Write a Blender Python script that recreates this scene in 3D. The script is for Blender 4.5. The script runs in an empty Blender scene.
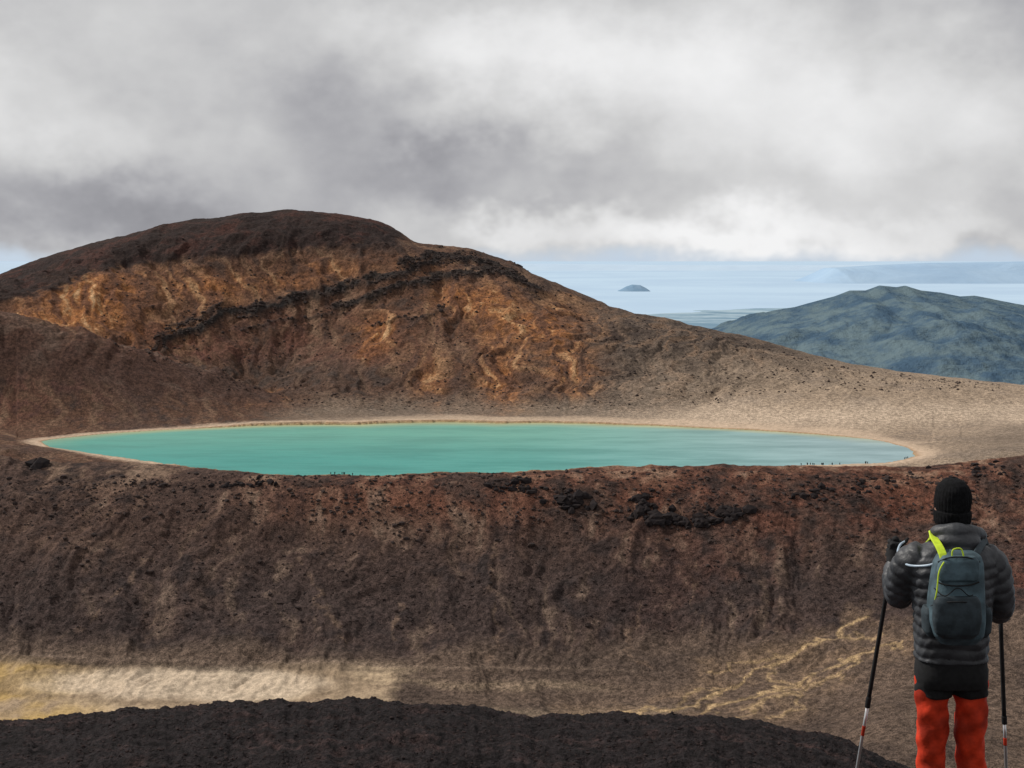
import bpy, math, random
import numpy as np
from mathutils import Vector, Matrix
random.seed(4); rng=np.random.default_rng(7)
F=1422.2; HY=258.0
scene=bpy.context.scene
# ---------------------------------------------------------------- noise
_perm=rng.permutation(512); _ang=rng.random(512)*2*np.pi; _gx=np.cos(_ang).astype(np.float32); _gy=np.sin(_ang).astype(np.float32)
def perlin(x,y,seed=0):
    fx=np.floor(x); fy=np.floor(y); xi=fx.astype(np.int32); yi=fy.astype(np.int32)
    xf=(x-fx).astype(np.float32); yf=(y-fy).astype(np.float32)
    def g(ix,iy,dx,dy):
        h=_perm[(_perm[(ix+seed*37)&511]+iy+seed*101)&511]
        return _gx[h]*dx+_gy[h]*dy
    u=xf*xf*xf*(xf*(xf*6-15)+10); v=yf*yf*yf*(yf*(yf*6-15)+10)
    a=g(xi,yi,xf,yf); b=g(xi+1,yi,xf-1,yf); c=g(xi,yi+1,xf,yf-1); d=g(xi+1,yi+1,xf-1,yf-1)
    return ((a+(b-a)*u)+((c+(d-c)*u)-(a+(b-a)*u))*v)*1.4
def fbm(x,y,o=4,seed=0,ridged=False):
    s=0;a=1;t=0
    for i in range(o):
        n=perlin(x,y,seed+i*3)
        if ridged: n=1-2*np.abs(n)
        s=s+a*n;t+=a;a*=.5;x=x*2.03+11.3;y=y*2.03-7.7
    return s/t
def sm(e0,e1,x):
    t=np.clip((x-e0)/(e1-e0),0,1); return t*t*(3-2*t)
# ---------------------------------------------------------------- mesh helpers
def mesh_obj(name,verts,faces,mat=None,smooth=True,parent=None):
    me=bpy.data.meshes.new(name)
    verts=np.asarray(verts,dtype=np.float32)
    if isinstance(faces,np.ndarray):
        k=faces.shape[1]; n=len(faces)
        me.vertices.add(len(verts)); me.vertices.foreach_set('co',verts.ravel())
        me.loops.add(n*k); me.loops.foreach_set('vertex_index',faces.astype(np.int32).ravel())
        me.polygons.add(n); me.polygons.foreach_set('loop_start',np.arange(0,n*k,k,dtype=np.int32))
        me.update(calc_edges=True)
    else:
        me.from_pydata([tuple(map(float,v)) for v in verts],[],faces); me.update()
    if smooth: me.polygons.foreach_set('use_smooth',np.ones(len(me.polygons),dtype=bool))
    else: me.polygons.foreach_set('use_smooth',np.zeros(len(me.polygons),dtype=bool))
    ob=bpy.data.objects.new(name,me); scene.collection.objects.link(ob)
    if mat: me.materials.append(mat)
    if parent: ob.parent=parent
    return ob
def grid_faces(nr,nc):
    i=np.arange(nr-1)[:,None]*nc+np.arange(nc-1)[None,:]
    i=i.ravel(); return np.stack([i,i+1,i+nc+1,i+nc],1)
def set_col(ob,rgb,name='Col',alpha=None):
    a=ob.data.color_attributes.new(name,'FLOAT_COLOR','POINT')
    c=np.ones((len(rgb),4),dtype=np.float32); c[:,:3]=np.clip(rgb,0,1)
    if alpha is not None: c[:,3]=alpha
    a.data.foreach_set('color',c.ravel())
# ---------------------------------------------------------------- node helper
class NT:
    def __init__(s,nt): s.nt=nt; s.n=nt.nodes; s.l=nt.links
    def node(s,t,**k):
        nd=s.n.new(t)
        for a,b in k.items(): setattr(nd,a,b)
        return nd
    def put(s,sock,v):
        if isinstance(v,bpy.types.NodeSocket): s.l.new(v,sock)
        else: sock.default_value=v
    def m(s,op,a,b=0.0,c=None,clamp=False):
        nd=s.node('ShaderNodeMath',operation=op,use_clamp=clamp); s.put(nd.inputs[0],a); s.put(nd.inputs[1],b)
        if c is not None: s.put(nd.inputs[2],c)
        return nd.outputs[0]
    def noise(s,vec,scale,detail=4,rough=.55,dist=0):
        nd=s.node('ShaderNodeTexNoise'); s.put(nd.inputs['Vector'],vec); nd.inputs['Scale'].default_value=scale
        nd.inputs['Detail'].default_value=detail; nd.inputs['Roughness'].default_value=rough; nd.inputs['Distortion'].default_value=dist
        return nd.outputs['Fac']
    def ramp(s,fac,a,b,lo,hi):
        nd=s.node('ShaderNodeMapRange',interpolation_type='SMOOTHSTEP'); s.put(nd.inputs[0],fac)
        nd.inputs[1].default_value=a;nd.inputs[2].default_value=b;nd.inputs[3].default_value=lo;nd.inputs[4].default_value=hi
        return nd.outputs[0]
    def mix(s,f,a,b,bt='MIX'):
        nd=s.node('ShaderNodeMix',data_type='RGBA',blend_type=bt); s.put(nd.inputs[0],f)
        s.put(nd.inputs[6],a if isinstance(a,bpy.types.NodeSocket) else (*a,1)); s.put(nd.inputs[7],b if isinstance(b,bpy.types.NodeSocket) else (*b,1))
        return nd.outputs[2]
    def scale(s,v,f):
        vm=s.node('ShaderNodeVectorMath',operation='SCALE'); s.put(vm.inputs[0],v); s.put(vm.inputs['Scale'],f); return vm.outputs[0]
def new_mat(name):
    m=bpy.data.materials.new(name); m.use_nodes=True; t=NT(m.node_tree); p=t.n['Principled BSDF']
    p.inputs['Specular IOR Level'].default_value=0.2
    return m,t,p
def simple(name,col,rough=.7,scale=20,var=.3,bump=.2,bscale=None,bdist=.01,metal=0,spec=.3,col2=None):
    m,t,p=new_mat(name); tc=t.node('ShaderNodeTexCoord').outputs['Object']
    n=t.noise(tc,scale,3)
    c2=col2 or tuple(c*(1-var) for c in col)
    c1=tuple(min(1,c*(1+var*.6)) for c in col)
    t.put(p.inputs['Base Color'],t.mix(t.ramp(n,.35,.65,0,1),c1,c2)); p.inputs['Roughness'].default_value=rough
    p.inputs['Metallic'].default_value=metal; p.inputs['Specular IOR Level'].default_value=spec
    if bump:
        b=t.node('ShaderNodeBump'); b.inputs['Strength'].default_value=bump; b.inputs['Distance'].default_value=bdist
        t.put(b.inputs['Height'],t.noise(tc,bscale or scale*3,3)); t.put(p.inputs['Normal'],b.outputs[0])
    return m
# ---------------------------------------------------------------- terrain keys
def line(pts,px,sig=8):
    p=np.array(pts,float); v=np.interp(px,p[:,0],p[:,1])
    if sig>0:
        k=np.arange(-int(3*sig),int(3*sig)+1); w=np.exp(-k*k/(2*sig*sig)); w/=w.sum()
        v=np.convolve(np.pad(v,len(k)//2,mode='edge'),w,mode='valid')
    return v
STEP=1.25
PX=np.arange(-220,1245,STEP); NC=len(PX)
def Z(py,D): return -(py-HY)/F*D
crest=line([(-220,735),(0,724),(60,721),(150,712),(230,707),(300,704),(380,703),(440,708),(490,714),(560,719),(640,717),(700,719),(760,725),(810,734),(850,744),(880,757),(910,772),(960,800),(1244,860)],PX,5)
crest=crest+2.2*perlin(PX/23,PX*0+.3,5)+1.6*perlin(PX/9,PX*0+.7,6)
foot_py=line([(-220,648),(0,650),(200,655),(400,658),(560,650),(700,645),(800,640),(900,632),(1024,620),(1244,600)],PX)
foot_D=line([(-220,840),(0,830),(400,812),(600,835),(800,825),(1024,800),(1244,780)],PX)
mid_py=line([(-220,545),(0,552),(300,566),(500,562),(700,555),(900,550),(1024,540),(1244,520)],PX)
rim_py=line([(-220,436),(0,442),(50,450),(100,460),(200,471),(300,478),(400,477),(500,475),(600,472.5),(700,471),(800,470),(860,469),(915,465),(960,459),(1024,450),(1244,430)],PX,6)
rim_D=line([(-220,1110),(0,1100),(50,1060),(100,1020),(200,985),(300,966),(500,968),(600,975),(700,980),(800,988),(860,1000),(915,1020),(1024,1030),(1244,1030)],PX)
mlz=line([(-220,-138),(-50,-143),(40,-151),(900,-151),(960,-147),(1024,-143),(1244,-138)],PX)
sh_py=line([(-220,420),(0,431),(100,428),(200,425),(300,421),(400,419),(600,420),(700,422),(850,428),(930,430),(1024,421),(1244,400)],PX)
sh_D=line([(-220,1220),(0,1225),(200,1265),(400,1305),(600,1300),(700,1285),(850,1230),(1024,1240),(1244,1240)],PX)
sky_py=line([(-220,340),(-100,308),(0,278),(50,258),(100,244),(150,232),(200,222),(250,216),(290,213.5),(340,217),(375,224),(397,234),(415,246),(440,250),(470,252),(500,263),(540,279),(580,297),(620,314),(660,322),(700,330),(740,338),(800,355),(850,367),(900,374),(950,380),(1024,388),(1244,402)],PX,3)
sky_D=line([(-220,1760),(0,1800),(300,1860),(500,1820),(600,1760),(800,1620),(1024,1500),(1244,1420)],PX)
a_py=line([(-220,262),(-100,300),(0,327),(100,352),(200,382),(270,403),(330,404),(500,402),(700,403),(850,405),(1024,411),(1244,398)],PX,6)
b_py=line([(-220,310),(0,345),(100,368),(200,394),(270,402),(330,384),(400,374),(500,370),(600,378),(700,386),(850,396),(1024,402),(1244,400)],PX,6)
c_py=line([(-220,320),(0,304),(100,300),(160,308),(240,322),(330,312),(400,302),(500,318),(600,345),(700,358),(850,381),(1024,394),(1244,401)],PX,6)
cc_py=line([(-220,330),(0,290),(100,262),(160,250),(240,240),(330,236),(400,252),(430,266),(500,282),(600,326),(700,343),(850,374),(1024,391),(1244,401)],PX,5)
rows=np.concatenate([np.linspace(44,200,40,endpoint=False),np.linspace(200,430,200,endpoint=False),np.linspace(430,600,24,endpoint=False),
  np.linspace(600,1010,350,endpoint=False),np.linspace(1010,1300,120,endpoint=False),np.linspace(1300,1950,340,endpoint=False),np.linspace(1950,7500,50)])
NR=len(rows)
one=np.ones(NC)
right=sm(820,900,PX)
KD=[44*one,120*one,205*one,268*one,330*one,430*one,570*one,640*one,foot_D,900*one,rim_D,rim_D*.5+sh_D*.5,sh_D]
KZ=[-19.2*one,-50*one,-86*one,Z(crest+38,268),Z(crest,330),-165*one,-226+7*right,Z(769-22*right,640),Z(foot_py,foot_D),Z(mid_py,900),Z(rim_py,rim_D),mlz,Z(sh_py,sh_D)]
for fr,py in ((.24,a_py),(.40,b_py),(.64,c_py),(.84,cc_py),(1.0,sky_py)):
    D=sh_D+(sky_D-sh_D)*fr; KD.append(D); KZ.append(Z(py,D))
KD+= [sky_D+110,sky_D+500,3600*one,7500*one]; KZ+=[Z(sky_py,sky_D)-12,Z(sky_py,sky_D)-130,-640*one,-1010*one]
KD=np.array(KD);KZ=np.array(KZ)
ZG=np.empty((NR,NC))
for j in range(NC):
    x=KD[:,j];y=KZ[:,j];h=np.diff(x);d=np.diff(y)/h
    m=np.zeros(len(x)); m[0]=d[0];m[-1]=d[-1]
    m[1:-1]=(d[:-1]*h[1:]+d[1:]*h[:-1])/(h[:-1]+h[1:])
    same=d[:-1]*d[1:]<=0; m[1:-1][same]=0
    k=np.clip(np.searchsorted(x,rows)-1,0,len(h)-1); t=(rows-x[k])/h[k]
    t2=t*t;t3=t2*t
    ZG[:,j]=(2*t3-3*t2+1)*y[k]+(t3-2*t2+t)*h[k]*m[k]+(-2*t3+3*t2)*y[k+1]+(t3-t2)*h[k]*m[k+1]
DG=np.repeat(rows[:,None],NC,1); PG=np.repeat(PX[None,:],NR,0); XG=(PG-512)/F*DG
SK=DG-sky_D[None,:]
wall=sm(700,800,DG)*(1-sm(-70,-8,DG-rim_D[None,:]))
slope=sm(20,160,DG-sh_D[None,:])*(1-.7*sm(-130,-10,SK))
slope_r=slope*(1-.55*sm(650,900,PG))
lava=sm(215,255,DG)*(1-sm(420,500,DG))
warp=fbm(XG/70,DG/70,4,20)*40
warp2=fbm(XG/70+9,DG/70-4,4,23)*40
skew=.45*(DG-1500)*sm(600,150,PG)-.25*(DG-1500)*sm(480,620,PG)
gul_w=fbm((XG+warp)/34,(DG+warp2)/110,5,1,True)
gul_w2=fbm((XG+warp*.6)/16,(DG+warp2)/120,4,2,True)
gul_s=fbm((XG+warp*1.5+skew)/75,(DG+warp2*1.5)/260,6,9,True)
gul_s2=fbm((XG+warp*.8+skew)/30,(DG+warp2)/200,4,11,True)
big=fbm((XG+warp)/170,(DG+warp2)/170,5,5,True)
bigw=fbm((XG+warp)/90,(DG+warp2)/130,3,7,True)
ZG+= wall*(bigw*5+gul_w*3.8+gul_w2*1.6+fbm(XG/45,DG/45,4,3)*3.5+fbm(XG/7,DG/7,4,4,True)*1.1)
ZG+= slope_r*(gul_s*10+gul_s2*4+big*12+fbm(XG/26,DG/26,5,6,True)*2.6)
ZG+= sm(20,60,DG-sh_D[None,:])*(DG<2100)*fbm(XG/10,DG/10,3,8)*.6
rimn=sm(-70,-8,DG-rim_D[None,:])*(1-sm(5,60,DG-rim_D[None,:]))
ZG+= rimn*(fbm(XG/22,DG/22,3,33)*1.5+fbm(XG/5,DG/5,2,34)*.7)
flo=sm(560,620,DG)*(1-wall)*(DG<1000)
ZG+= flo*(fbm(XG/30,DG/30,4,12)*.9*(sm(380,560,PG)+.12)+fbm(XG/40,DG/22,4,13,True)*2.6*sm(450,700,PG))
ZG+= lava*(fbm(XG/14,DG/14,5,14)*2.2+fbm(XG/3,DG/3,4,15,True)*.8+fbm(XG/.9,DG/.9,2,16)*.25)
ZG+= (DG<215)*fbm(XG/10,DG/10,4,14)*.8*sm(44,80,DG)
PYG=HY-ZG/DG*F
def pdist(poly,P,Y):
    best=np.full(P.shape,1e9)
    for (x0,y0),(x1,y1) in zip(poly[:-1],poly[1:]):
        dx,dy=x1-x0,y1-y0;L=dx*dx+dy*dy
        t=np.clip(((P-x0)*dx+(Y-y0)*dy)/L,0,1)
        best=np.minimum(best,np.hypot(P-x0-t*dx,Y-y0-t*dy))
    return best
rF=slice(int(np.searchsorted(rows,1290)),int(np.searchsorted(rows,1950)))
wy=fbm(XG/45,DG/45,5,40)*16; wx=fbm(XG/45,DG/45,5,44)*16
far=((DG>sh_D[None,:]+10)&(SK<60))[rF]
B=np.zeros_like(ZG)
bn_=0
for poly,w,a in (([(165,345),(220,318),(280,300),(340,290),(400,272),(450,258)],3.8,1),([(330,308),(390,290),(450,274),(505,272),(535,288)],3.8,.95),([(400,262),(440,254),(480,259),(520,277)],4.2,.95),([(150,352),(172,330),(225,306)],2.4,.7),([(240,330),(300,318),(350,316)],2.0,.6),([(375,330),(410,318),(450,312)],1.8,.6)):
    d_=pdist(poly,PG[rF]+wx[rF],PYG[rF]+wy[rF]*.8); bn_=np.maximum(bn_,(1-sm(w*.3,w*1.8,d_))*a)
B[rF]=bn_*far*sm(-.75,-.1,fbm(XG[rF]/25,DG[rF]/25,3,47))
ZG+= B*(1.4+2.8*fbm(XG/9,DG/9,3,45,True))
# lake
C=np.array([-40.,1130.])
shore=[(40,441),(100,434),(200,428.5),(350,425),(500,423.5),(620,425),(700,428),(780,432),(850,437),(895,444),(915,452),(914,459),(880,464.5),(800,468.3),(700,469.8),(600,471.3),(450,474),(350,476),(250,474),(180,468.5),(120,461.5),(70,452.5)]
sp=[]
for a,b in shore:
    D=150*F/(b-HY); sp.append(((a-512)/F*D-C[0],D-C[1]))
sp=np.array(sp); th=np.arctan2(sp[:,1],sp[:,0]); rr=np.hypot(sp[:,0],sp[:,1]); o=np.argsort(th)
TH=np.linspace(-np.pi,np.pi,721); RL=np.interp(TH,th[o],rr[o],period=2*np.pi)
kk=np.exp(-np.arange(-8,9)**2/(2*3.**2));kk/=kk.sum()
RL=np.convolve(np.concatenate([RL[-9:-1],RL,RL[1:9]]),kk,mode='valid'); RL[-1]=RL[0]
ang=np.arctan2(DG-C[1],XG-C[0]); rad=np.hypot(XG-C[0],DG-C[1]); rl=np.interp(ang,TH,RL); ld=rad-rl
ld=ld+fbm(XG/35,DG/35,4,50)*5
fl_=-149.9+.03*ld-.02*np.maximum(0,ld-14)**2
ZG=np.where((ld>0)&(ld<60)&(DG<1350),np.maximum(ZG,fl_),ZG)
ZG=np.where(ld<0,np.minimum(ZG,-150+np.maximum(ld*.12,-12)),ZG)
PYG=HY-ZG/DG*F
# ---------------------------------------------------------------- terrain colours
def C3(c): return np.array(c)[None,None,:]
def mixc(a,c,m): return a+(C3(c)-a)*np.clip(m,0,1)[...,None]
n0=fbm(XG/140,DG/140,4,59); n1=fbm(XG/60,DG/60,5,60); n2=fbm(XG/13,DG/13,5,61); n3=fbm(XG/3,DG/3,3,62)  # n0: broad tone patches, also standing in for cloud shadows in the albedo
stw=fbm((XG+warp*.7)/11,(DG+warp2)/75,5,63)
sts=fbm((XG+warp*1.1+skew)/13,(DG+warp2*1.3)/110,5,64)
col=np.zeros((NR,NC,3))+C3((.070,.043,.034))
col=mixc(col,(.135,.080,.056),sm(-.1,.5,n1+.5*n2+.6*stw)*.8)
col=mixc(col,(.032,.023,.021),sm(.0,.45,-n2*.8-stw*.5+.4*n0)*.85)
col=mixc(col,(.044,.034,.033),sm(515,600,PYG+n1*30)*.6)  # lower wall darkened in the albedo, standing in for cloud shadow
rimred=(1-sm(480,550,PYG+n1*20))*sm(150,420,PG+n1*60)
col=mixc(col,(.175,.062,.034),rimred*sm(-.35,.4,n1+.5*n2)*.8)
col=mixc(col,(.110,.043,.029),sm(-.05,.4,n0+n2*.4)*sm(560,900,PG)*.75)
col=mixc(col,(.19,.135,.10),sm(.12,.5,stw*.8+.4*n1+.4*n2)*.55)
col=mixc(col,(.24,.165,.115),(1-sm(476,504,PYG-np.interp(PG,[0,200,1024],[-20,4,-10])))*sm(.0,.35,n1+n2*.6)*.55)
# floor
fm=sm(430,520,DG)*(1-sm(-14,10,DG-foot_D[None,:]+n1*26))
col=mixc(col,(.115,.080,.060),fm)
col=mixc(col,(.066,.047,.038),fm*sm(-.1,.4,n1+.4*n2)*.8)
pan=fm*(1-sm(-34,22,PG-(425-(PYG-688)**2*.06)+n1*110+n2*20))*sm(657,673,PYG+n1*13+7*sm(100,0,PG)+n2*3)
pan_col=np.zeros_like(col)+C3((.44,.33,.215)); pan_col=mixc(pan_col,(.37,.25,.10),(1-sm(30,130,PG+n1*90))); pan_col=mixc(pan_col,(.30,.22,.145),sm(-.05,.35,n0+n1*.8+n2*.2))
lr_=np.hypot((PG-190)/140,(PYG-685)/17)+n1*.7
pan_col=mixc(pan_col,(.50,.40,.295),(1-sm(.75,1.3,lr_))*.85)
pan_col=mixc(pan_col,(.18,.13,.085),np.exp(-((lr_-1.2)/.12)**2)*.55)
pan_col=mixc(pan_col,(.16,.115,.08),sm(.15,.4,n2+n1*.4)*.4)
col=col+(pan_col-col)*pan[...,None]
edge=fm*np.exp(-((PYG-(665+ (PG-200)*.03)+n1*12+n2*3)/3.)**2)*(1-sm(380,480,PG))
col=mixc(col,(.080,.058,.043),edge*.5)
col=mixc(col,(.20,.145,.108),fm*np.exp(-((PYG-(653+ PG*.03)+n1*7)/1.5)**2)*(1-sm(500,700,PG))*.6)
col=mixc(col,(.24,.175,.12),fm*np.exp(-((PYG-(684+ (PG-430)*.02)+n1*12)/3.5)**2)*sm(360,440,PG)*(1-sm(560,640,PG))*.7)
col=mixc(col,(.24,.18,.125),fm*np.exp(-((PYG-(712+n1*8))/4)**2)*sm(380,440,PG)*(1-sm(640,720,PG))*.6)
yel=[[(868,618),(835,634),(800,652),(770,664),(735,688),(700,703),(655,713),(560,718)],[(905,642),(862,655),(822,668),(785,688),(740,700),(700,712)],
 [(800,652),(750,660),(705,672)],[(822,668),(804,690),(772,700),(735,716)],[(770,664),(775,680),(806,684)],[(835,634),(870,640),(880,634)],[(735,688),(700,690),(670,705)],[(785,688),(800,706),(770,716)],[(860,655),(840,676),(815,684)]]
rN=slice(int(np.searchsorted(rows,600)),int(np.searchsorted(rows,1000)))
jx=(PG+fbm(XG/16,DG/16,5,70)*18)[rN]; jy=(PYG+fbm(XG/16,DG/16,5,74)*12)[rN]
sub=col[rN]; n1s,n2s,n3s=n1[rN],n2[rN],n3[rN]
ym=np.zeros_like(jx);halo=np.zeros_like(jx)
for q,p in enumerate(yel):
    d_=pdist(p,jx,jy); ym=np.maximum(ym,(1-sm(.4,2.7,d_+n3s*.8))*(1 if q<2 else .7)); halo=np.maximum(halo,1-sm(3,22,d_))
sub=mixc(sub,(.21,.14,.09),halo*.6*sm(-.4,.3,n2s+n1s))
sub=mixc(sub,(.42,.29,.155),ym*.85*sm(-.6,-.1,n2s))
ril=[[(499,530),(493,575),(497,640),(482,662)],[(150,560),(100,610),(62,640)],[(640,600),(625,650),(650,668)],[(160,620),(140,652)],[(930,470),(975,500),(1010,540)],[(700,560),(690,600),(705,640)],[(300,560),(320,600),(345,640)],[(400,600),(392,640)]]
rm=np.zeros_like(jx)
for p in ril: rm=np.maximum(rm,1-sm(.5,3.0,pdist(p,jx,jy)+n3s))
col[rN]=mixc(sub,(.22,.145,.10),rm*.45*sm(-.3,.2,n2s))
# far side
fc=np.zeros_like(col)+C3((.105,.078,.061))
fc=mixc(fc,(.108,.056,.036),(1-sm(430,640,PG+n1*80)))
fc=mixc(fc,(.21,.132,.085),sm(-.1,.45,sts*.9+.5*n1)*.75)
fc=mixc(fc,(.046,.034,.029),sm(.0,.4,-sts*.7+.7*n2-.5*n1)*.8)
fc=mixc(fc,(.066,.042,.034),sm(.05,.4,n0+.3*n2)*(1-sm(500,700,PG))*.6)
tan=sm(560,800,PG+n1*80)*sm(335,400,PYG+n1*16+ .06*(PG-700))
fc=mixc(fc,(.33,.25,.18),tan*.85)
fc=mixc(fc,(.19,.15,.12),tan*sm(.0,.4,n1+n2*.5)*.5)
fc=mixc(fc,(.50,.39,.29),np.exp(-((PYG-(418-.012*(PG-700))+n1*8)/13.)**2)*sm(520,700,PG)*.8)
low=sm(385,414,PYG+n1*12)*(1-sm(560,700,PG))*sm(230,330,PG)
fc=mixc(fc,(.21,.165,.125),low*.7)
def blob(x,y,sx,sy): return np.exp(-(((PG-x+wx)/sx)**2+((PYG-y+wy)/sy)**2))
org=np.clip(blob(92,296,54,26)*1.2+blob(50,322,60,12)*.8+blob(210,288,40,18)*.8+blob(380,335,22,20)*1.0+blob(365,352,12,8)+blob(430,375,16,22)*.8+blob(500,318,28,28)*.8+blob(555,330,34,26)*.9+blob(500,380,22,26)*.9+blob(575,375,22,18)*.7+blob(330,270,44,12)*.5+blob(460,300,30,18)*.7+blob(265,400,22,5)*.9+blob(420,262,24,8)*.7+blob(150,335,40,12)*.6+blob(290,285,30,8)*.5,0,1)
fc=mixc(fc,(.20,.085,.043),org*.65)
fc=mixc(fc,(.38,.150,.045),org*sm(-.25,.3,sts*.9+n2*.5)*.85)
fc=mixc(fc,(.54,.36,.20),org*sm(.08,.45,sts+n2*.3+n3*.2)*.75)
fc=mixc(fc,(.14,.050,.034),blob(300,345,100,30)*.6*sm(-.2,.3,n1+n2*.3))
fc=mixc(fc,(.15,.055,.042),(blob(30,390,80,25)+blob(170,350,60,12))*.55*sm(-.2,.3,n2+n1))
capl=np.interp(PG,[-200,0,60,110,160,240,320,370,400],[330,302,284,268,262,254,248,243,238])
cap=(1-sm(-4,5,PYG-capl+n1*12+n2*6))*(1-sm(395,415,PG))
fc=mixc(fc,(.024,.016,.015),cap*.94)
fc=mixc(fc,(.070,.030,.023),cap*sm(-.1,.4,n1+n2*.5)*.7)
fc=mixc(fc,(.026,.023,.022),B*.96)
spurm=(DG<(sh_D+(sky_D-sh_D)*.25)[None,:])*(1-sm(250,330,PG+n1*30))*sm(40,80,DG-sh_D[None,:])
fc=mixc(fc,(.070,.036,.027),spurm*.8)
fc=mixc(fc,(.125,.085,.065),spurm*sm(0,.4,n1+n2*.4)*.6)
fc=mixc(fc,(.070,.054,.045),blob(320,372,100,26)*.5)
fc=mixc(fc,(.095,.075,.062),blob(1010,440,60,18)*.55)
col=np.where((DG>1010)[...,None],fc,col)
beach=(1-sm(4,26,ld+n2*6))*(DG>1010)*sm(-2,2,ld)
beach=np.maximum(beach,(1-sm(20,50,ld+n1*22))*(DG>1150)*.8*sm(250,480,PG))
col=mixc(col,(.48,.36,.26),beach*.9)
col=mixc(col,(.30,.18,.10),np.exp(-(ld/3.)**2)*.8)
col=mixc(col,(.30,.24,.12),(ld<0))
lv=1-sm(395,440,DG)
col=mixc(col,(.016,.0125,.013),lv)
col=mixc(col,(.040,.024,.022),lv*sm(.0,.5,n2*.7+.6*n3)*.8)
col*= (1+.25*n3+.2*n2)[...,None]
alpha=1-.6*np.clip(np.maximum(pan,beach),0,1)-.2*tan*(DG>1010)
V=np.stack([XG,DG,ZG],-1).reshape(-1,3)
mt,t,p=new_mat('volcanic_ground')
tc=t.node('ShaderNodeTexCoord').outputs['Object']
an_=t.node('ShaderNodeAttribute',attribute_name='Col'); at=an_.outputs['Color']; al=an_.outputs['Alpha']
nA=t.noise(tc,.3,3,.65); nB=t.noise(tc,1.3,2,.75)
f=t.m('MULTIPLY',t.ramp(nA,.32,.68,.60,1.44),t.ramp(nB,.3,.7,.35,1.65))
f=t.m('ADD',1.0,t.m('MULTIPLY',t.m('SUBTRACT',f,1.0),al))
vm=t.scale(at,f); rockm=t.m('MULTIPLY',t.ramp(nB,.58,.68,0,1),al)
c=t.mix(t.m('MULTIPLY',rockm,.75),vm,t.scale(vm,.35))
t.put(p.inputs['Base Color'],c); p.inputs['Roughness'].default_value=.95; p.inputs['Specular IOR Level'].default_value=.1
b=t.node('ShaderNodeBump'); t.put(b.inputs['Strength'],al); b.inputs['Distance'].default_value=1.6
t.put(b.inputs['Height'],t.noise(tc,.5,4,.75)); t.put(p.inputs['Normal'],b.outputs[0])
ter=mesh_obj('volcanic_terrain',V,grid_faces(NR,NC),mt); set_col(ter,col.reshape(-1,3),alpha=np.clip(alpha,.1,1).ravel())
def zn(x,y):
    z=np.where(y<2,-1.6,np.where(y<6.3,-1.6-(y-2)/4.3*1.42,np.where(y<8,-3.02,-3.02-.45*(y-8))))
    pf=np.exp(-(((x-2.25)/.9)**2+((y-7.4)/.8)**2))
    return z+(1-pf)*(fbm(x/3,y/3,4,80)*.25-.03)
gx=np.linspace(-60,60,300);gy=np.linspace(-40,52,260)
GX,GY=np.meshgrid(gx,gy); GZ=zn(GX,GY)-.3*sm(40,50,GY)*3
kn=mesh_obj('rocky_ground',np.stack([GX,GY,GZ],-1).reshape(-1,3),grid_faces(260,300),mt)
set_col(kn,np.tile(np.array([[.05,.036,.033]]),(GX.size,1)))
# ---------------------------------------------------------------- rocks
import bmesh
def ico(sub):
    bm=bmesh.new(); bmesh.ops.create_icosphere(bm,subdivisions=sub,radius=1); bm.verts.ensure_lookup_table()
    v=np.array([x.co[:] for x in bm.verts]); f=np.array([[q.index for q in fc.verts] for fc in bm.faces]); bm.free(); return v,f
def sample(px,D):
    j=np.clip(((px-PX[0])/STEP),0,NC-2); i=np.clip(np.searchsorted(rows,D)-1,0,NR-2)
    j0=j.astype(int); a=j-j0; bb=(D-rows[i])/(rows[i+1]-rows[i])
    return (ZG[i,j0]*(1-a)+ZG[i,j0+1]*a)*(1-bb)+(ZG[i+1,j0]*(1-a)+ZG[i+1,j0+1]*a)*bb
def rocks(name,px,D,size,mat,sub=1,flat=.7):
    bv,bf=ico(sub); n=len(px)
    z=sample(px,D); x=(px-512)/F*D
    vari=[bv*(1+rng.uniform(-.35,.35,(len(bv),1)))*rng.uniform(.65,1.35,(1,3)) for _ in range(14)]
    out=np.empty((n,len(bv),3))
    for k in range(n):
        a=rng.uniform(0,6.28); c_,s_=math.cos(a),math.sin(a)
        v=vari[k%14]*size[k]; out[k,:,0]=v[:,0]*c_-v[:,1]*s_+x[k]; out[k,:,1]=v[:,0]*s_+v[:,1]*c_+D[k]; out[k,:,2]=v[:,2]*flat+z[k]+size[k]*.1
    F_=(bf[None]+np.arange(n)[:,None,None]*len(bv)).reshape(-1,3)
    return mesh_obj(name,out.reshape(-1,3),F_,mat,smooth=False)
rk=simple('dark_rock',(.026,.020,.019),.95,.35,.5,.6,2.0,.4,spec=.1,col2=(.055,.038,.033))
rk3=simple('outcrop_rock_shade',(.013,.011,.012),.95,.35,.5,.8,2.0,.6,spec=.1,col2=(.030,.023,.022))  # extra dark: shadow among the blocks is put into the rock colour
rk2=simple('black_scoria',(.020,.016,.016),.95,1.5,.5,.6,6,.1,spec=.1,col2=(.040,.027,.025))
px=[];D=[];S=[]
def add(n,x0,x1,d0,d1,s0,s1,pw=2.5):
    px.extend(rng.uniform(x0,x1,n));D.extend(rng.uniform(d0,d1,n));S.extend(s0+(s1-s0)*rng.random(n)**pw)
add(6500,-100,1150,835,975,.25,1.0,3)
add(420,-100,1150,840,975,.7,2.1,2)
add(1700,-50,1100,925,980,.3,1.7,3)
def clus(cx,cy,w,h,n,s):
    for _ in range(n):
        a=cx+rng.normal()*w; y=cy+rng.normal()*h
        dd=np.linspace(835,1000,160); zz=sample(np.full(160,a),dd); py=HY-zz/dd*F
        k=np.argmin(abs(py-y)); px.append(a);D.append(dd[k]);S.append(s*(.25+.75*rng.random()**2))
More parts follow.
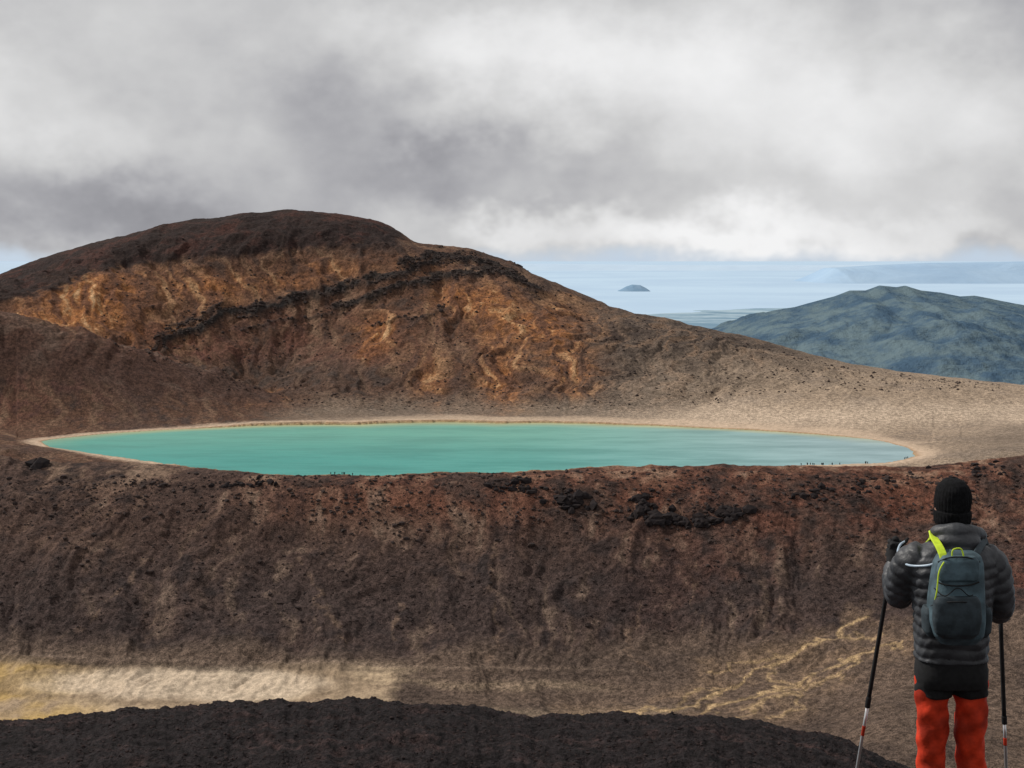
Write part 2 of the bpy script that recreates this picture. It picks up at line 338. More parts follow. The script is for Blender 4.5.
clus(560,510,35,9,70,1.6); clus(690,510,40,9,80,1.8); clus(620,490,60,6,60,1.8); clus(90,490,40,10,60,1.8); clus(330,500,40,10,60,1.6)
clus(465,505,25,8,30,1.8);clus(405,530,14,8,24,1.9); clus(160,484,10,3,24,2.3); clus(880,480,20,6,34,2.3)
rocks('boulders',np.array(px),np.array(D),np.array(S),rk)
px=[];D=[];S=[]
clus(572,501,9,4.5,60,5.0); clus(518,487,13,3.5,46,3.6); clus(643,506,6,7,44,4.6); clus(662,519,8,3,34,4.8); clus(695,522,12,2.5,50,4.8); clus(726,514,9,3.5,40,4.8)
clus(812,494,10,5,34,3.4); clus(36,466,4,2.5,12,7.0); clus(240,483,20,3,40,2.6); clus(985,470,20,8,40,3.0); clus(862,488,10,3,16,3)
rocks('rock_outcrops',np.array(px),np.array(D),np.array(S),rk3)
px=[];D=[];S=[]
add(12000,-60,930,236,345,.05,.42,3.5)
rocks('scoria_rocks',np.array(px),np.array(D),np.array(S),rk2)
ii=np.argwhere((B>.4)); N_=1700; sel=ii[rng.integers(0,len(ii),N_)]
rp=PX[sel[:,1]]+rng.normal(size=N_)*1.8; rd=rows[sel[:,0]]+rng.normal(size=N_)*2
rs=.6+2.1*rng.random(N_)**3
xp=rng.uniform(100,1000,7500); xd=rng.uniform(1360,1750,7500); xs=.4+1.3*rng.random(7500)**4
ok=xd<np.interp(xp,PX,sky_D)-30
rocks('lava_outcrops',np.concatenate([rp,xp[ok]]),np.concatenate([rd,xd[ok]]),np.concatenate([rs,xs[ok]]),rk)
# ---------------------------------------------------------------- crater lake
LW=[(C[0],C[1],-150.)]
nl=360; RS=(.15,.3,.45,.6,.7,.8,.9,.95,1.0,1.03)
for s in RS:
    for k in range(nl):
        a=-math.pi+2*math.pi*k/nl; r=np.interp(a,TH,RL)*s; LW.append((C[0]+r*math.cos(a),C[1]+r*math.sin(a),-150.))
fcs=[(0,1+k,1+(k+1)%nl) for k in range(nl)]
for q in range(len(RS)-1):
    for k in range(nl):
        a=1+q*nl; fcs.append((a+k,a+nl+k,a+nl+(k+1)%nl,a+(k+1)%nl))
mw,t,p=new_mat('turquoise_water')
tc=t.node('ShaderNodeTexCoord').outputs['Object']
at=t.node('ShaderNodeAttribute',attribute_name='Col').outputs['Color']
mp=t.node('ShaderNodeMapping'); mp.inputs['Scale'].default_value=(.010,.03,1); mp.inputs['Rotation'].default_value=(0,0,.2); t.put(mp.inputs['Vector'],tc)
n=t.noise(mp.outputs[0],1,6,.62)
t.put(p.inputs['Base Color'],t.scale(at,t.ramp(n,.3,.7,.80,1.2))); t.put(p.inputs['Roughness'],t.ramp(n,.3,.7,.5,.3)); p.inputs['Specular IOR Level'].default_value=.28
b=t.node('ShaderNodeBump'); b.inputs['Strength'].default_value=.6; b.inputs['Distance'].default_value=.2
t.put(b.inputs['Height'],t.noise(tc,.45,4)); t.put(p.inputs['Normal'],b.outputs[0])
lk=mesh_obj('crater_lake',LW,fcs,mw)
LV=np.array(LW); la=np.arctan2(LV[:,1]-C[1],LV[:,0]-C[0]); lr=np.hypot(LV[:,0]-C[0],LV[:,1]-C[1])-np.interp(la,TH,RL)
deep=np.array([.045,.270,.235])[None]*np.ones((len(LV),1))
gy_=sm(1030,1250,LV[:,1])[:,None]; deep=deep+(np.array([.15,.37,.29])-deep)*gy_*.7
sky_refl=sm(-20,320,LV[:,0])[:,None]; deep=deep+(np.array([.235,.335,.365])-deep)*sky_refl*.9  # paler grey-blue to the right: sky reflection painted into the water colour
sh=(sm(-30,-2,lr)*sm(1110,1230,LV[:,1]))[:,None]; deep=deep+(np.array([.38,.37,.19])-deep)*sh*.85
set_col(lk,deep)
# ---------------------------------------------------------------- distance
def hazy(name,c1,c2,scale,bump=0,bd=30,det=4,r0=.35,r1=.65):  # aerial haze painted into the base colour as a soft bluish tint
    m,t,p=new_mat(name); tc=t.node('ShaderNodeTexCoord').outputs['Object']
    n=t.noise(tc,scale,det,.65); t.put(p.inputs['Base Color'],t.mix(t.ramp(n,r0,r1,0,1),c1,c2)); p.inputs['Roughness'].default_value=1; p.inputs['Specular IOR Level'].default_value=0
    if bump:
        b=t.node('ShaderNodeBump'); b.inputs['Strength'].default_value=bump; b.inputs['Distance'].default_value=bd
        t.put(b.inputs['Height'],t.noise(tc,scale*1.5,5,.7)); t.put(p.inputs['Normal'],b.outputs[0])
    return m
mlake=hazy('distant_water_haze',(.385,.505,.635),(.435,.56,.68),.00012)  # pale blue diffuse colour stands in for sky reflection and haze
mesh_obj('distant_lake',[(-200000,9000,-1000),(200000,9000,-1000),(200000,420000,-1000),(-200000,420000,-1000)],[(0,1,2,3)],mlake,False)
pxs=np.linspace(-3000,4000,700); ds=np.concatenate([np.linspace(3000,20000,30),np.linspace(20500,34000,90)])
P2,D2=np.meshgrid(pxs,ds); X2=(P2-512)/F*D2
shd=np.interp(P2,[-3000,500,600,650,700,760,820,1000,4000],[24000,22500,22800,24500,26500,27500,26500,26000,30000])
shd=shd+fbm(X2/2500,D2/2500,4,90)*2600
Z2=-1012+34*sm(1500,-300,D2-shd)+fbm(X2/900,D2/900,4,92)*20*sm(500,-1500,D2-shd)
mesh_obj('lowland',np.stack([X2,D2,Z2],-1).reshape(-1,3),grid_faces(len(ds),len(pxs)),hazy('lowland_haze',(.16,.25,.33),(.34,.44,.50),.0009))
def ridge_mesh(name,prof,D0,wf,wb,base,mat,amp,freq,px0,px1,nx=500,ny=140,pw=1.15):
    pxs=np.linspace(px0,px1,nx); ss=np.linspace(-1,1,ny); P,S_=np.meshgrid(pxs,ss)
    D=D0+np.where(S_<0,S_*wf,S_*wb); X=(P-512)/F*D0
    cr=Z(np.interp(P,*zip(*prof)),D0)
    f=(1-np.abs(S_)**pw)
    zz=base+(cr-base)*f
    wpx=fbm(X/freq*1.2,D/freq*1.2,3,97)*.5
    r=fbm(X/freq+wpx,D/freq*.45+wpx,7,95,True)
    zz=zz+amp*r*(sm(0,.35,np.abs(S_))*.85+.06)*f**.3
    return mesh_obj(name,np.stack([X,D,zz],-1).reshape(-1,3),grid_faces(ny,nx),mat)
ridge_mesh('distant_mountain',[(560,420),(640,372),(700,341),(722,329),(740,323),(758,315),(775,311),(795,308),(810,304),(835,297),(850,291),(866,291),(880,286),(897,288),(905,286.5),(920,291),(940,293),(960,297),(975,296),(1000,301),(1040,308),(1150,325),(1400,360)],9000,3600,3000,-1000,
  hazy('forested_mountain_haze',(.060,.102,.150),(.120,.168,.190),.005,.7,60,6,.38,.62),210,1500,560,1400,nx=800,ny=220,pw=1.0)  # forest tones with the blue of the haze painted in
ridge_mesh('distant_hills',[(790,290),(806,283),(830,268),(880,265),(930,263),(1000,262),(1100,260),(1400,262)],60000,5000,5000,-1150,hazy('far_hills_haze',(.30,.42,.56),(.34,.46,.59),.0003),200,9000,790,1400,pw=1.3)
ridge_mesh('distant_hills',[(-300,262),(300,262),(560,264),(700,265.5),(900,265),(1400,264)],120000,8000,8000,-1150,hazy('far_hills_b_haze',(.44,.55,.67),(.46,.57,.68),.0003),200,16000,-300,1400,pw=1.3)
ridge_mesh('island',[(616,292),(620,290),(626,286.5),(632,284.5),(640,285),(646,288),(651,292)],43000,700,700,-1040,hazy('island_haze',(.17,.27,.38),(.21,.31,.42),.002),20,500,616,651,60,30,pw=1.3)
# ---------------------------------------------------------------- tubes
def tube_raw(pts,rad,n=10,mod=None,sub=6):
    pts=[Vector(q) for q in pts]; P=[];R=[]
    m=len(pts)
    for i in range(m-1):
        p0=pts[max(i-1,0)];p1=pts[i];p2=pts[i+1];p3=pts[min(i+2,m-1)]
        for k in range(sub):
            u=k/sub; P.append(.5*((2*p1)+(p2-p0)*u+(2*p0-5*p1+4*p2-p3)*u*u+(3*p1-p0-3*p2+p3)*u**3))
            R.append(rad[i]+(rad[i+1]-rad[i])*(u*u*(3-2*u)))
    P.append(pts[-1]);R.append(rad[-1])
    T=[(P[min(i+1,len(P)-1)]-P[max(i-1,0)]).normalized() for i in range(len(P))]
    up=Vector((0,0,1)) if abs(T[0].z)<.9 else Vector((0,1,0))
    nrm=(up-T[0]*up.dot(T[0])).normalized()
    V=[];Fc=[]; L=0
    for i,(q,r,tt) in enumerate(zip(P,R,T)):
        if i: L+=(P[i]-P[i-1]).length
        nrm=(nrm-tt*nrm.dot(tt)).normalized(); bn=tt.cross(nrm)
        for k in range(n):
            a=2*math.pi*k/n; f=mod(L,a) if mod else 1
            V.append(q+(nrm*math.cos(a)+bn*math.sin(a))*r*f)
    M=len(P)
    for i in range(M-1):
        for k in range(n):
            Fc.append((i*n+k,i*n+(k+1)%n,(i+1)*n+(k+1)%n,(i+1)*n+k))
    V.append(P[0]-T[0]*R[0]*.5);V.append(P[-1]+T[-1]*R[-1]*.5); a=len(V)-2
    for k in range(n):
        Fc.append((a,(k+1)%n,k)); Fc.append((a+1,(M-1)*n+k,(M-1)*n+(k+1)%n))
    return V,Fc
class MB:
    def __init__(s): s.v=[];s.f=[]
    def add(s,vf):
        o=len(s.v); s.v+= [tuple(q) for q in vf[0]]; s.f+=[tuple(i+o for i in q) for q in vf[1]]
    def tube(s,*a,**k): s.add(tube_raw(*a,**k))
    def ell(s,c,r,rot=None,sub=3):
        v,f=ico(sub); v=v*np.array(r)
        if rot is not None: v=v@np.array(rot).T
        s.add((v+np.array(c),[tuple(q) for q in f]))
    def obj(s,name,mat,parent=None,remesh=0,smooth=0):
        ob=mesh_obj(name,s.v,s.f,mat,True,parent)
        if remesh:
            m=ob.modifiers.new('r','REMESH'); m.mode='VOXEL'; m.voxel_size=remesh; m.use_smooth_shade=True
            if smooth:
                q=ob.modifiers.new('s','SMOOTH'); q.iterations=smooth; q.factor=.5
        return ob
hk=MB()
for (a,n_) in ((330,5),(350,5),(372,6),(392,4),(815,5),(835,6),(300,2),(450,2),(865,4),(905,3),(805,3)):
    for q in range(n_):
        pxx=a+rng.normal()*6; dd=np.linspace(945,1060,116); zz=sample(np.full(116,pxx),dd); kq=np.argmax(zz/dd*1.0); d=float(dd[kq]); z=float(zz[kq]); x=(pxx-512)/F*d
        h=rng.uniform(1.6,1.95)
        for sgn in(-1,1): hk.tube([(x+sgn*.12,d,z-.1),(x+sgn*.12,d,z+.5*h)],[.10,.15],n=6,sub=2)
        hk.tube([(x,d,z+.45*h),(x,d,z+.65*h),(x,d,z+.82*h),(x,d,z+.87*h)],[.24,.23,.29,.09],n=8,sub=2)
        for sgn in(-1,1): hk.tube([(x+sgn*.27,d,z+.8*h),(x+sgn*.36,d+.1,z+.6*h),(x+sgn*.3,d+.3,z+.5*h)],[.09,.07,.05],n=6,sub=2)
        hk.ell((x,d,z+.94*h),(.12,.13,.15),sub=1)
hk.obj('distant_hikers',simple('hiker_clothes_dark',(.012,.012,.016),.8,.3,.6,0))
# ---------------------------------------------------------------- HIKER
Y0=7.2; SC=F/Y0
def W(px,py,dy=0.0):
    D=Y0+dy; return Vector(((px-512)/F*D,D,-(py-HY)/F*D))
hiker=bpy.data.objects.new('hiker',None); scene.collection.objects.link(hiker)
m_jack=simple('puffer_nylon',(.036,.038,.043),.52,9,.35,.5,45,.006,spec=.4)
m_black=simple('black_fabric',(.010,.010,.011),.85,40,.3,.3,200,.002)
m_knit=simple('black_knit',(.007,.007,.008),.95,60,.4,.7,260,.003,spec=.12)
m_red=simple('red_trousers',(.52,.038,.012),.75,7,.45,.6,12,.018,spec=.2)
m_pack=simple('backpack_fabric',(.060,.098,.118),.75,12,.35,.5,40,.006)
m_pack2=simple('backpack_dark',(.028,.040,.048),.75,20,.3,.4,60,.004)
m_lime=simple('lime_webbing',(.50,.66,.03),.6,40,.12,.2,200,.001)
m_skin=simple('skin',(.45,.25,.17),.5,30,.12,.2,120,.001,spec=.4)
m_alu=simple('aluminium_shaft',(.62,.62,.62),.3,30,.1,0,metal=.8,spec=.5)
m_boot=simple('boot_leather',(.05,.035,.025),.7,30,.3,.3)
m_tube=simple('drink_hose',(.36,.45,.54),.35,30,.1,0,spec=.5)
m_hair=simple('brown_hair',(.03,.018,.01),.7,90,.4,.4)
def quilt(pitch,amp):
    def f(L,a): return 1+amp*(abs(math.sin(math.pi*(L+.006*math.sin(3*a))/pitch))**.6-.6)+.018*math.sin(a*5+L*47)+.014*math.sin(a*9-L*91)
    return f
def loft(rings,n=56,pitch=None,amp=0.0,sub=8,e=2.5):
    A=np.array(rings,float); ts=np.arange(len(A)); tt=np.linspace(0,len(A)-1,(len(A)-1)*sub+1)
    R=np.stack([np.interp(tt,ts,A[:,k]) for k in range(5)],1)
    k=np.array([1,2,3,2,1.]);k/=k.sum()
    for c in range(2,5):
        q=np.pad(R[:,c],2,mode='edge'); R[:,c]=np.convolve(q,k,mode='valid')
    V=[];Fc=[];M=len(R)
    for i,(px_,py_,hw,hd,dy) in enumerate(R):
        c=W(px_,py_,dy); s_=SC*Y0/(Y0+dy)
        for j in range(n):
            a=2*math.pi*j/n; ca,sa=math.cos(a),math.sin(a); f=1
            if pitch: f=1+amp*(abs(math.sin(math.pi*(c.z+.006*math.sin(a*4))/pitch))**.6-.6)+.012*math.sin(a*9+c.z*43)+.010*math.sin(a*17-c.z*71)
            V.append((c.x+hw/s_*f*math.copysign(abs(ca)**(2/e),ca), c.y+hd*f*math.copysign(abs(sa)**(2/e),sa), c.z))
    for i in range(M-1):
        for j in range(n): Fc.append((i*n+j,i*n+(j+1)%n,(i+1)*n+(j+1)%n,(i+1)*n+j))
    V.append(tuple(np.mean(V[:n],0)));V.append(tuple(np.mean(V[(M-1)*n:M*n],0)));a=len(V)-2
    for j in range(n): Fc.append((a,(j+1)%n,j)); Fc.append((a+1,(M-1)*n+j,(M-1)*n+(j+1)%n))
    return V,Fc
jk=MB()
jk.add(loft([(957,531,13,.075,0),(956,540,22,.09,0),(955,547,34,.11,0),(954,556,43,.13,0),(953,570,44,.14,0),(952,590,40,.145,0),(952,612,37,.14,0),(951,640,35.5,.135,0),(951,658,35,.135,0)],pitch=.050,amp=.06,sub=16))
qa=quilt(.048,.12)
eL=W(899,594,.16)
jk.tube([W(925,556,0),W(911,564,.03),W(902,580,.09),eL,W(894,583,.26),W(893,565,.34)],[.082,.088,.080,.072,.060,.045],n=36,mod=qa,sub=14)
jk.tube([W(980,556,0),W(991,566,0),W(997,584,0),W(1000,603,.03),W(999,611,.14),W(999,613,.28)],[.082,.088,.080,.070,.060,.045],n=36,mod=qa,sub=14)
jk.obj('puffer_jacket',m_jack,hiker,.0055,1)
hd=MB()
hd.ell(W(958,541,-.10),(.115,.07,.05)); hd.ell(W(960,534,-.05),(.10,.095,.045)); hd.tube([W(937,535,.06),W(938,533,-.05),W(957,531,-.11),W(977,534,-.05),W(979,538,.06)],[.033,.038,.040,.038,.033],n=20,mod=quilt(.09,.12))
hd.tube([W(937,546,-.08),W(948,549,-.13),W(958,551,-.15),W(970,549,-.13),W(981,547,-.08)],[.02,.026,.024,.026,.02],n=16,mod=quilt(.07,.12))
hd.obj('jacket_hood',m_jack,hiker,.006,1)
he=MB(); hc=W(952,507,.02)
he.ell(hc,(.076,.096,.115)); he.ell(hc+Vector((0,.03,-.06)),(.058,.07,.065)); he.ell(hc+Vector((0,.102,-.02)),(.014,.022,.026),sub=2); he.ell(hc+Vector((0,.09,.005)),(.05,.02,.012),sub=2)
for s_ in(-1,1): he.ell(hc+Vector((s_*.078,.0,-.022)),(.010,.022,.034),sub=2)
he.ell(hc+Vector((0,.088,-.062)),(.026,.012,.009),sub=2); he.ell(hc+Vector((0,.075,-.105)),(.026,.02,.018),sub=2)
he.tube([hc+Vector((.01,-.01,-.05)),hc+Vector((.02,-.02,-.2))],[.058,.062],n=24)
he.obj('head',m_skin,hiker,.004,2)
ey=MB()
for s_ in(-1,1): ey.ell(hc+Vector((s_*.031,.088,-.004)),(.012,.009,.008),sub=2)
ey.obj('eyes',simple('eye',(.6,.6,.6),.2,10,.1,0),hiker)
ha=MB(); ha.ell(hc+Vector((0,-.025,-.045)),(.078,.074,.06)); ha.obj('hair',m_hair,hiker)
bn=MB()
def beanie():
    V=[];Fc=[];n=96
    prof=[(-.082,.076),(-.080,.088),(-.06,.093),(-.03,.0945),(-.018,.093),(-.013,.087),(.0,.090),(.03,.092),(.06,.090),(.09,.084),(.115,.071),(.135,.050),(.146,.026),(.149,.004)]
    A=np.array(prof); tt=np.linspace(0,len(A)-1,(len(A)-1)*4+1); zz=np.interp(tt,range(len(A)),A[:,0]); rr_=np.interp(tt,range(len(A)),A[:,1])
    for z,r in zip(zz,rr_):
        for j in range(n):
            a=2*math.pi*j/n; f=1+.022*math.cos(a*32)*(1 if z<.11 else .3)+.014*math.sin(2*a+z*30)+.012*math.sin(a*3-z*60)
            V.append(hc+Vector((r*f*.97*math.cos(a)+.004*z/.1, r*f*1.14*math.sin(a)-.01, z+ .035*max(0,math.sin(a))*(1 if z<-.01 else .2))))
    for i in range(len(zz)-1):
        for j in range(n): Fc.append((i*n+j,i*n+(j+1)%n,(i+1)*n+(j+1)%n,(i+1)*n+j))
    V.append(hc+Vector((.004,-.01,.1495)));a=len(V)-1;o_=(len(zz)-1)*n
    for j in range(n): Fc.append((o_+j,o_+(j+1)%n,a))
    return V,Fc
bn.add(beanie()); bn.obj('beanie',m_knit,hiker)
def fold(seed):
    def f(L,a): return 1+.055*math.sin(L*31+2*a+seed+math.sin(a*3+L*9))+.04*math.sin(L*57-3*a+seed*2)+.03*math.sin(5*a+L*20)
    return f
tr=MB(); GZ0=-3.0; legs=[]
for (hx,kx,ax,s_) in((934,931,929,1.),(969,971,974,2.)):
    hip=W(hx,672,0);kn_=W(kx,765,.03);an=Vector((W(ax,840,0).x,Y0-.01,GZ0+.12))
    tr.tube([hip,W((hx+kx)/2-(.5 if s_<1.5 else -1),706,.01),W((hx+kx)/2,730,.015),kn_,(kn_+an)/2+Vector((0,-.03,0)),an],[.092,.080,.076,.070,.073,.062],n=40,mod=fold(s_),sub=14); legs.append(an)
tr.ell(W(951,664,0),(.160,.125,.10)); tr.obj('trousers',m_red,hiker,.005,1)
sh_=MB(); sh_.add(loft([(951,650,33,.13,0),(951,668,35.5,.14,0),(951,676,35.5,.14,0),(951,684,34,.125,0)],e=2.4))
for (hx,s_) in((934,1.),(969,2.)): sh_.tube([W(hx,668,0),W(hx,682,0),W(hx-.4,692,.005)],[.09,.094,.092],n=32,mod=fold(s_+4),sub=8)
sh_.obj('shorts_over_trousers',m_black,hiker,.0055,1)
bo=MB()
for an in legs:
    bo.tube([an+Vector((0,0,.04)),an+Vector((0,.0,-.04)),an+Vector((0,.05,-.075)),an+Vector((0,.13,-.085)),an+Vector((0,.19,-.09))],[.066,.062,.056,.05,.036],n=24)
    bo.ell(an+Vector((0,-.03,-.075)),(.042,.05,.045))
bo.obj('hiking_boots',m_boot,hiker,.005,2)
def glove(name,wrist,grip,axis,side):
    g=MB(); ax=axis.normalized(); back=(wrist-grip); back=(back-ax*back.dot(ax)).normalized(); lat=ax.cross(back).normalized()*side
    pc=grip+back*.036+lat*.012
    g.tube([wrist,wrist*.4+pc*.6,pc],[.034,.032,.030],n=18)
    for q in np.linspace(-.034,.034,5): g.tube([pc+ax*q*.8+back*.02,pc+ax*q+lat*.006],[.019,.018],n=12,sub=3)
    for i,LL in enumerate([1.0,1.12,1.06,.86]):
        off=ax*(.036-.024*i); pts=[];rd=[]
        for k in range(7):
            a=math.radians(-15+LL*205*k/6)
            pts.append(grip+off+(back*math.cos(a)+lat*math.sin(a))*.030); rd.append(.0118-.0004*k+(.0012 if k in(2,4) else 0))
        g.tube(pts,rd,n=12,sub=3)
    pts=[];rd=[]
    for k in range(6):
        a=math.radians(10-150*k/5); pts.append(grip+ax*(.030+.012*k/5)+(back*math.cos(a)+lat*math.sin(a))*.032); rd.append(.0145-.0007*k)
    g.tube(pts,rd,n=12,sub=3)
    return g.obj(name,m_black,hiker,.003,1)
gripL=W(894,549,.40); axL=(W(895,543,.41)-W(857,768,.52))
glove('left_glove',W(893,567,.32),gripL,axL,-1)
gripR=W(1000,606,.36); tipR=Vector((W(1009,850,.5).x,Y0+.5,-3.18)); axR=gripR-tipR
glove('right_glove',W(999,613,.26),gripR,axR,1)
def pole(name,grip,direction,zend):
    e=bpy.data.objects.new(name,None); scene.collection.objects.link(e); d=direction.normalized()*-1
    L=(zend-grip.z)/d.z; top=grip-d*.055; tip=grip+d*L
    def pt(s): return top+d*s
    T=(tip-top).length
    a=MB(); a.tube([pt(-.012),pt(0),pt(.03),pt(.10),pt(.14)],[.012,.019,.0155,.0145,.013],n=16); a.obj('grip',m_black,e)
    a=MB(); a.tube([pt(.14),pt(T*.47)],[.0115,.0115],n=16); a.obj('upper_shaft',m_black,e)
    a=MB(); a.tube([pt(T*.47),pt(T*.50)],[.0145,.0145],n=16); a.tube([pt(T*.72),pt(T*.745)],[.0125,.0125],n=16); a.obj('twist_locks',m_black,e)
    a=MB(); a.tube([pt(T*.50),pt(T*.96)],[.0085,.0072],n=16); a.obj('lower_shaft',m_alu,e)
    a=MB(); a.tube([pt(T*.555),pt(T*.585)],[.0092,.009],n=16); a.tube([pt(T*.70),pt(T*.72)],[.0092,.009],n=12); a.obj('red_marking',m_red,e)
    a=MB(); a.tube([pt(T*.955),pt(T*.96)],[.012,.036],n=20,sub=2); a.tube([pt(T*.96),pt(T)],[.007,.003],n=12); a.obj('basket',m_black,e)
    a=MB(); b0=pt(.02); a.tube([b0,b0+Vector((.03,-.03,-.03)),b0+Vector((.03,-.05,-.09)),b0+Vector((.0,-.03,-.06)),b0],[.006]*5,n=8); a.obj('wrist_strap',m_black,e)
    return e
pole('trekking_pole',gripL,axL,-3.35); pole('trekking_pole',gripR,axR,-3.2)
# ---------------------------------------------------------------- backpack
bp=bpy.data.objects.new('backpack',None); scene.collection.objects.link(bp)
a=MB(); a.add(loft([(959,551,15,.05,-.20),(959,555,21,.075,-.205),(958,563,24,.09,-.215),(957,580,25.5,.10,-.225),(956,600,27,.11,-.235),(956,620,27.5,.11,-.235),(957,634,25,.10,-.225),(957,642,18,.07,-.21)],n=48,e=3.0))
a.obj('main_compartment',m_pack,bp,.006,3)
a=MB(); a.add(loft([(957,596,20,.03,-.335),(957,602,23.5,.042,-.335),(957,620,24.5,.045,-.34),(957,633,22,.04,-.325),(957,638,16,.03,-.31)],n=40,e=3.0)); a.obj('front_pocket',m_pack2,bp,.005,2)
a=MB(); a.add(loft([(959,556,16,.03,-.28),(959,561,20,.035,-.29),(958,572,21.5,.035,-.305),(958,580,20,.03,-.31)],n=40,e=3.0)); a.obj('lid_pocket',m_pack,bp,.005,2)
a=MB(); a.tube([W(937,582,-.315),W(946,585,-.34),W(958,586,-.347),W(970,585,-.34),W(979,582,-.315)],[.004]*5,n=8)
a.tube([W(938,562,-.29),W(948,558,-.315),W(959,557,-.32),W(970,558,-.315),W(980,562,-.29)],[.0035]*5,n=8); a.obj('zips',m_black,bp)
def strap(pts,w,th,mat,name):
    pts=[Vector(q) for q in pts]; V=[];Fc=[]
    for i,q in enumerate(pts):
        tt=(pts[min(i+1,len(pts)-1)]-pts[max(i-1,0)]).normalized(); n_=Vector((0,-1,.35)).normalized(); s=tt.cross(n_).normalized(); nn=s.cross(tt)
        for u,v in((-1,-1),(1,-1),(1,1),(-1,1)): V.append(q+s*u*w/2+nn*v*th/2)
    for i in range(len(pts)-1):
        for k in range(4): Fc.append((i*4+k,i*4+(k+1)%4,i*4+4+(k+1)%4,i*4+4+k))
    Fc+= [(0,3,2,1),(len(V)-4,len(V)-3,len(V)-2,len(V)-1)]
    ob=mesh_obj(name,V,Fc,mat,False,bp); b_=ob.modifiers.new('b','BEVEL'); b_.width=th*.3; b_.segments=2
    su=ob.modifiers.new('s','SUBSURF'); su.levels=su.render_levels=1
    return ob
strap([W(945,563,-.26),W(943,554,-.24),W(939,546,-.20),W(934,538,-.13),W(931,534,-.04),W(929,541,.07),W(930,560,.15)],.040,.012,m_lime,'shoulder_strap')
strap([W(973,560,-.24),W(977,552,-.20),W(981,546,-.14),W(984,541,-.08),W(986,541,0),W(987,548,.08),W(985,565,.15)],.034,.012,m_pack2,'shoulder_strap')
a=MB(); a.tube([W(944,562,-.32),W(939,572,-.335),W(937,590,-.34),W(935,600,-.33)],[.0035]*4,n=8); a.tube([W(952,558,-.28),W(953,550,-.28),W(961,549,-.28),W(964,558,-.28)],[.004]*4,n=8); a.obj('lime_piping',m_lime,bp)
a=MB()
a.tube([W(931,606,-.26),W(940,603,-.34),W(957,602,-.39),W(974,603,-.34),W(982,606,-.26)],[.0035]*5,n=8)
a.tube([W(934,588,-.28),W(945,596,-.345),W(958,588,-.352),W(970,596,-.345),W(980,588,-.28)],[.0026]*5,n=8)
a.obj('compression_cords',m_black,bp)
a=MB(); a.add(loft([(929,606,5,.05,-.19),(929,612,7,.06,-.19),(930,630,7,.06,-.19),(932,636,5,.04,-.19)],n=24)); a.add(loft([(984,606,5,.05,-.19),(984,612,7,.06,-.19),(983,630,7,.06,-.19),(981,636,5,.04,-.19)],n=24)); a.obj('side_pockets',m_pack2,bp,.005,2)
a=MB(); a.tube([W(940,560,-.22),W(930,565,-.17),W(914,566,-.10),W(904,563,-.02),W(898,554,.12),W(900,545,.22),W(906,541,.26)],[.006]*7,n=12); a.obj('drink_hose',m_tube,bp)
a=MB(); a.tube([W(901,546,.24),W(906,541,.26),W(908,538,.27)],[.008,.010,.007],n=12); a.obj('bite_valve',m_black,bp)
# ---------------------------------------------------------------- world
w=bpy.data.worlds.new('World'); scene.world=w; w.use_nodes=True; t=NT(w.node_tree)
w.cycles.sampling_method='MANUAL'; w.cycles.sample_map_resolution=256
bg=t.n['Background']; bg.inputs['Strength'].default_value=.1
sd=Vector((-.62,.30,.66)).normalized()
sky=t.node('ShaderNodeTexSky',sky_type='NISHITA'); sky.sun_disc=False; sky.sun_elevation=math.asin(sd.z); sky.sun_rotation=math.atan2(sd.x,sd.y); sky.altitude=1800; sky.dust_density=1.5
g=t.node('ShaderNodeTexCoord').outputs['Generated']; s3=t.node('ShaderNodeSeparateXYZ'); t.put(s3.inputs[0],g)
X_,Y_,Z_=s3.outputs
mp=t.node('ShaderNodeMapping'); mp.inputs['Scale'].default_value=(1,1,1.35); mp.inputs['Location'].default_value=(.37,0,.21); t.put(mp.inputs['Vector'],g)
vec=mp.outputs[0]
wn=t.noise(vec,6,4,.6,0); wn2=t.noise(vec,13,4,.6,0)
az=t.m('ADD',t.m('ARCTAN2',X_,Y_),t.m('MULTIPLY',t.m('SUBTRACT',wn,.5),.30))
el=t.m('ADD',Z_,t.m('MULTIPLY',t.m('SUBTRACT',wn2,.5),.10))
tot=None
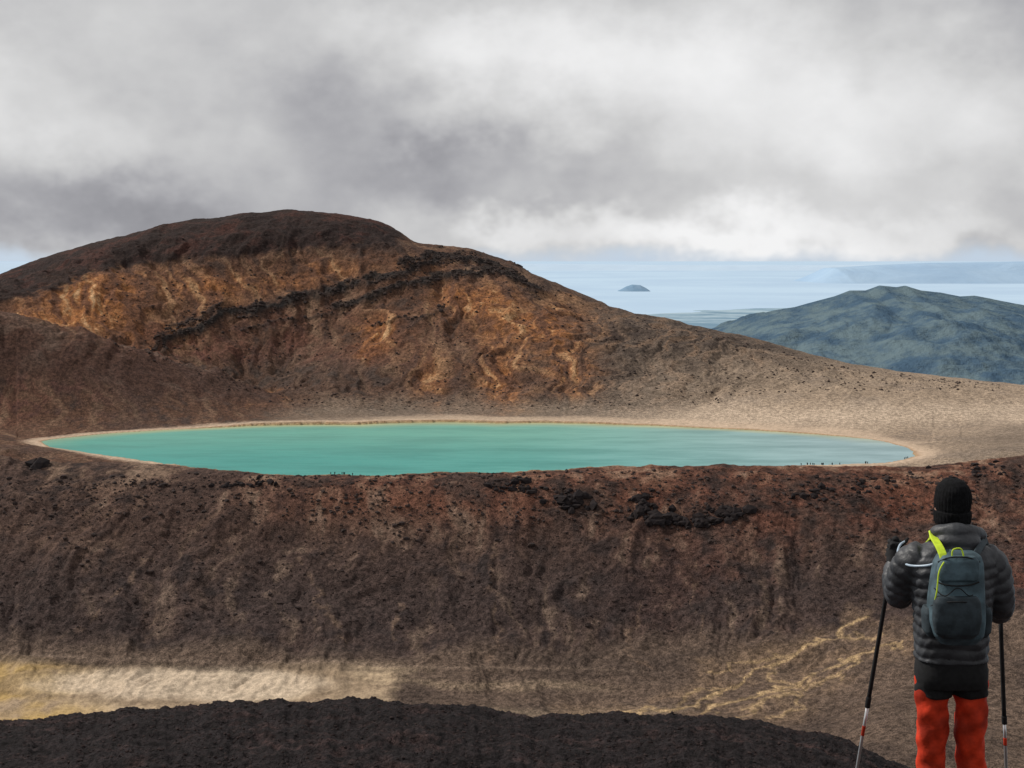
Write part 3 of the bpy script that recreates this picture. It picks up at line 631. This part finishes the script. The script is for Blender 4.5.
for (px_,py_,sx_,sy_,am) in ((50,110,110,60,.16),(620,60,260,62,.25),(860,140,210,65,.24),(740,232,200,28,.34),(450,170,150,40,-.24),(130,215,190,32,-.22),(270,105,90,44,-.13),(1010,20,90,46,-.12),(590,200,80,14,-.06),(420,50,90,36,.12),(520,238,60,14,.14),(960,235,70,22,.10)):
    u=t.m('MULTIPLY',t.m('SUBTRACT',az,(px_-512)/F),F/sx_); v=t.m('MULTIPLY',t.m('SUBTRACT',el,(HY-py_)/F),F/sy_)
    q=t.m('EXPONENT',t.m('MULTIPLY',t.m('ADD',t.m('MULTIPLY',u,u),t.m('MULTIPLY',v,v)),-1)); q=t.m('MULTIPLY',q,am)
    tot=q if tot is None else t.m('ADD',tot,q)
fine=t.m('MULTIPLY',t.m('SUBTRACT',t.noise(vec,9,6,.53,0),.5),.46)
br=t.m('ADD',t.m('ADD',tot,.55),fine); br=t.m('MAXIMUM',t.m('MINIMUM',br,.90),.27)
cc=t.mix(t.ramp(br,.25,.65,0,1),(.94,.94,1.02),(1,1,1.005))
cv=t.scale(cc,t.m('MULTIPLY',br,10))
low_=t.m('ADD',Z_,t.m('MULTIPLY',t.m('SUBTRACT',wn2,.5),.04))
clear=t.mix(t.ramp(Z_,.0,.12,.9,0),sky.outputs[0],(5.4,6.5,7.9))
fin=t.mix(t.ramp(low_,-.005,.010,0,1),clear,cv)
t.put(bg.inputs['Color'],fin)
# ---------------------------------------------------------------- sun + camera
sl=bpy.data.lights.new('sun','SUN'); sl.energy=3.5; sl.angle=math.radians(.8); sl.color=(1,.95,.88)
so=bpy.data.objects.new('sun',sl); scene.collection.objects.link(so); so.rotation_euler=sd.to_track_quat('Z','Y').to_euler()
cd=bpy.data.cameras.new('camera'); cd.lens=50; cd.sensor_width=36; cd.shift_y=-126/1024; cd.clip_start=.1; cd.clip_end=600000
co=bpy.data.objects.new('camera',cd); scene.collection.objects.link(co); co.location=(0,0,0); co.rotation_euler=(math.radians(90),0,0); scene.camera=co
scene.view_settings.view_transform='Standard'; scene.view_settings.look='None'; scene.view_settings.exposure=0
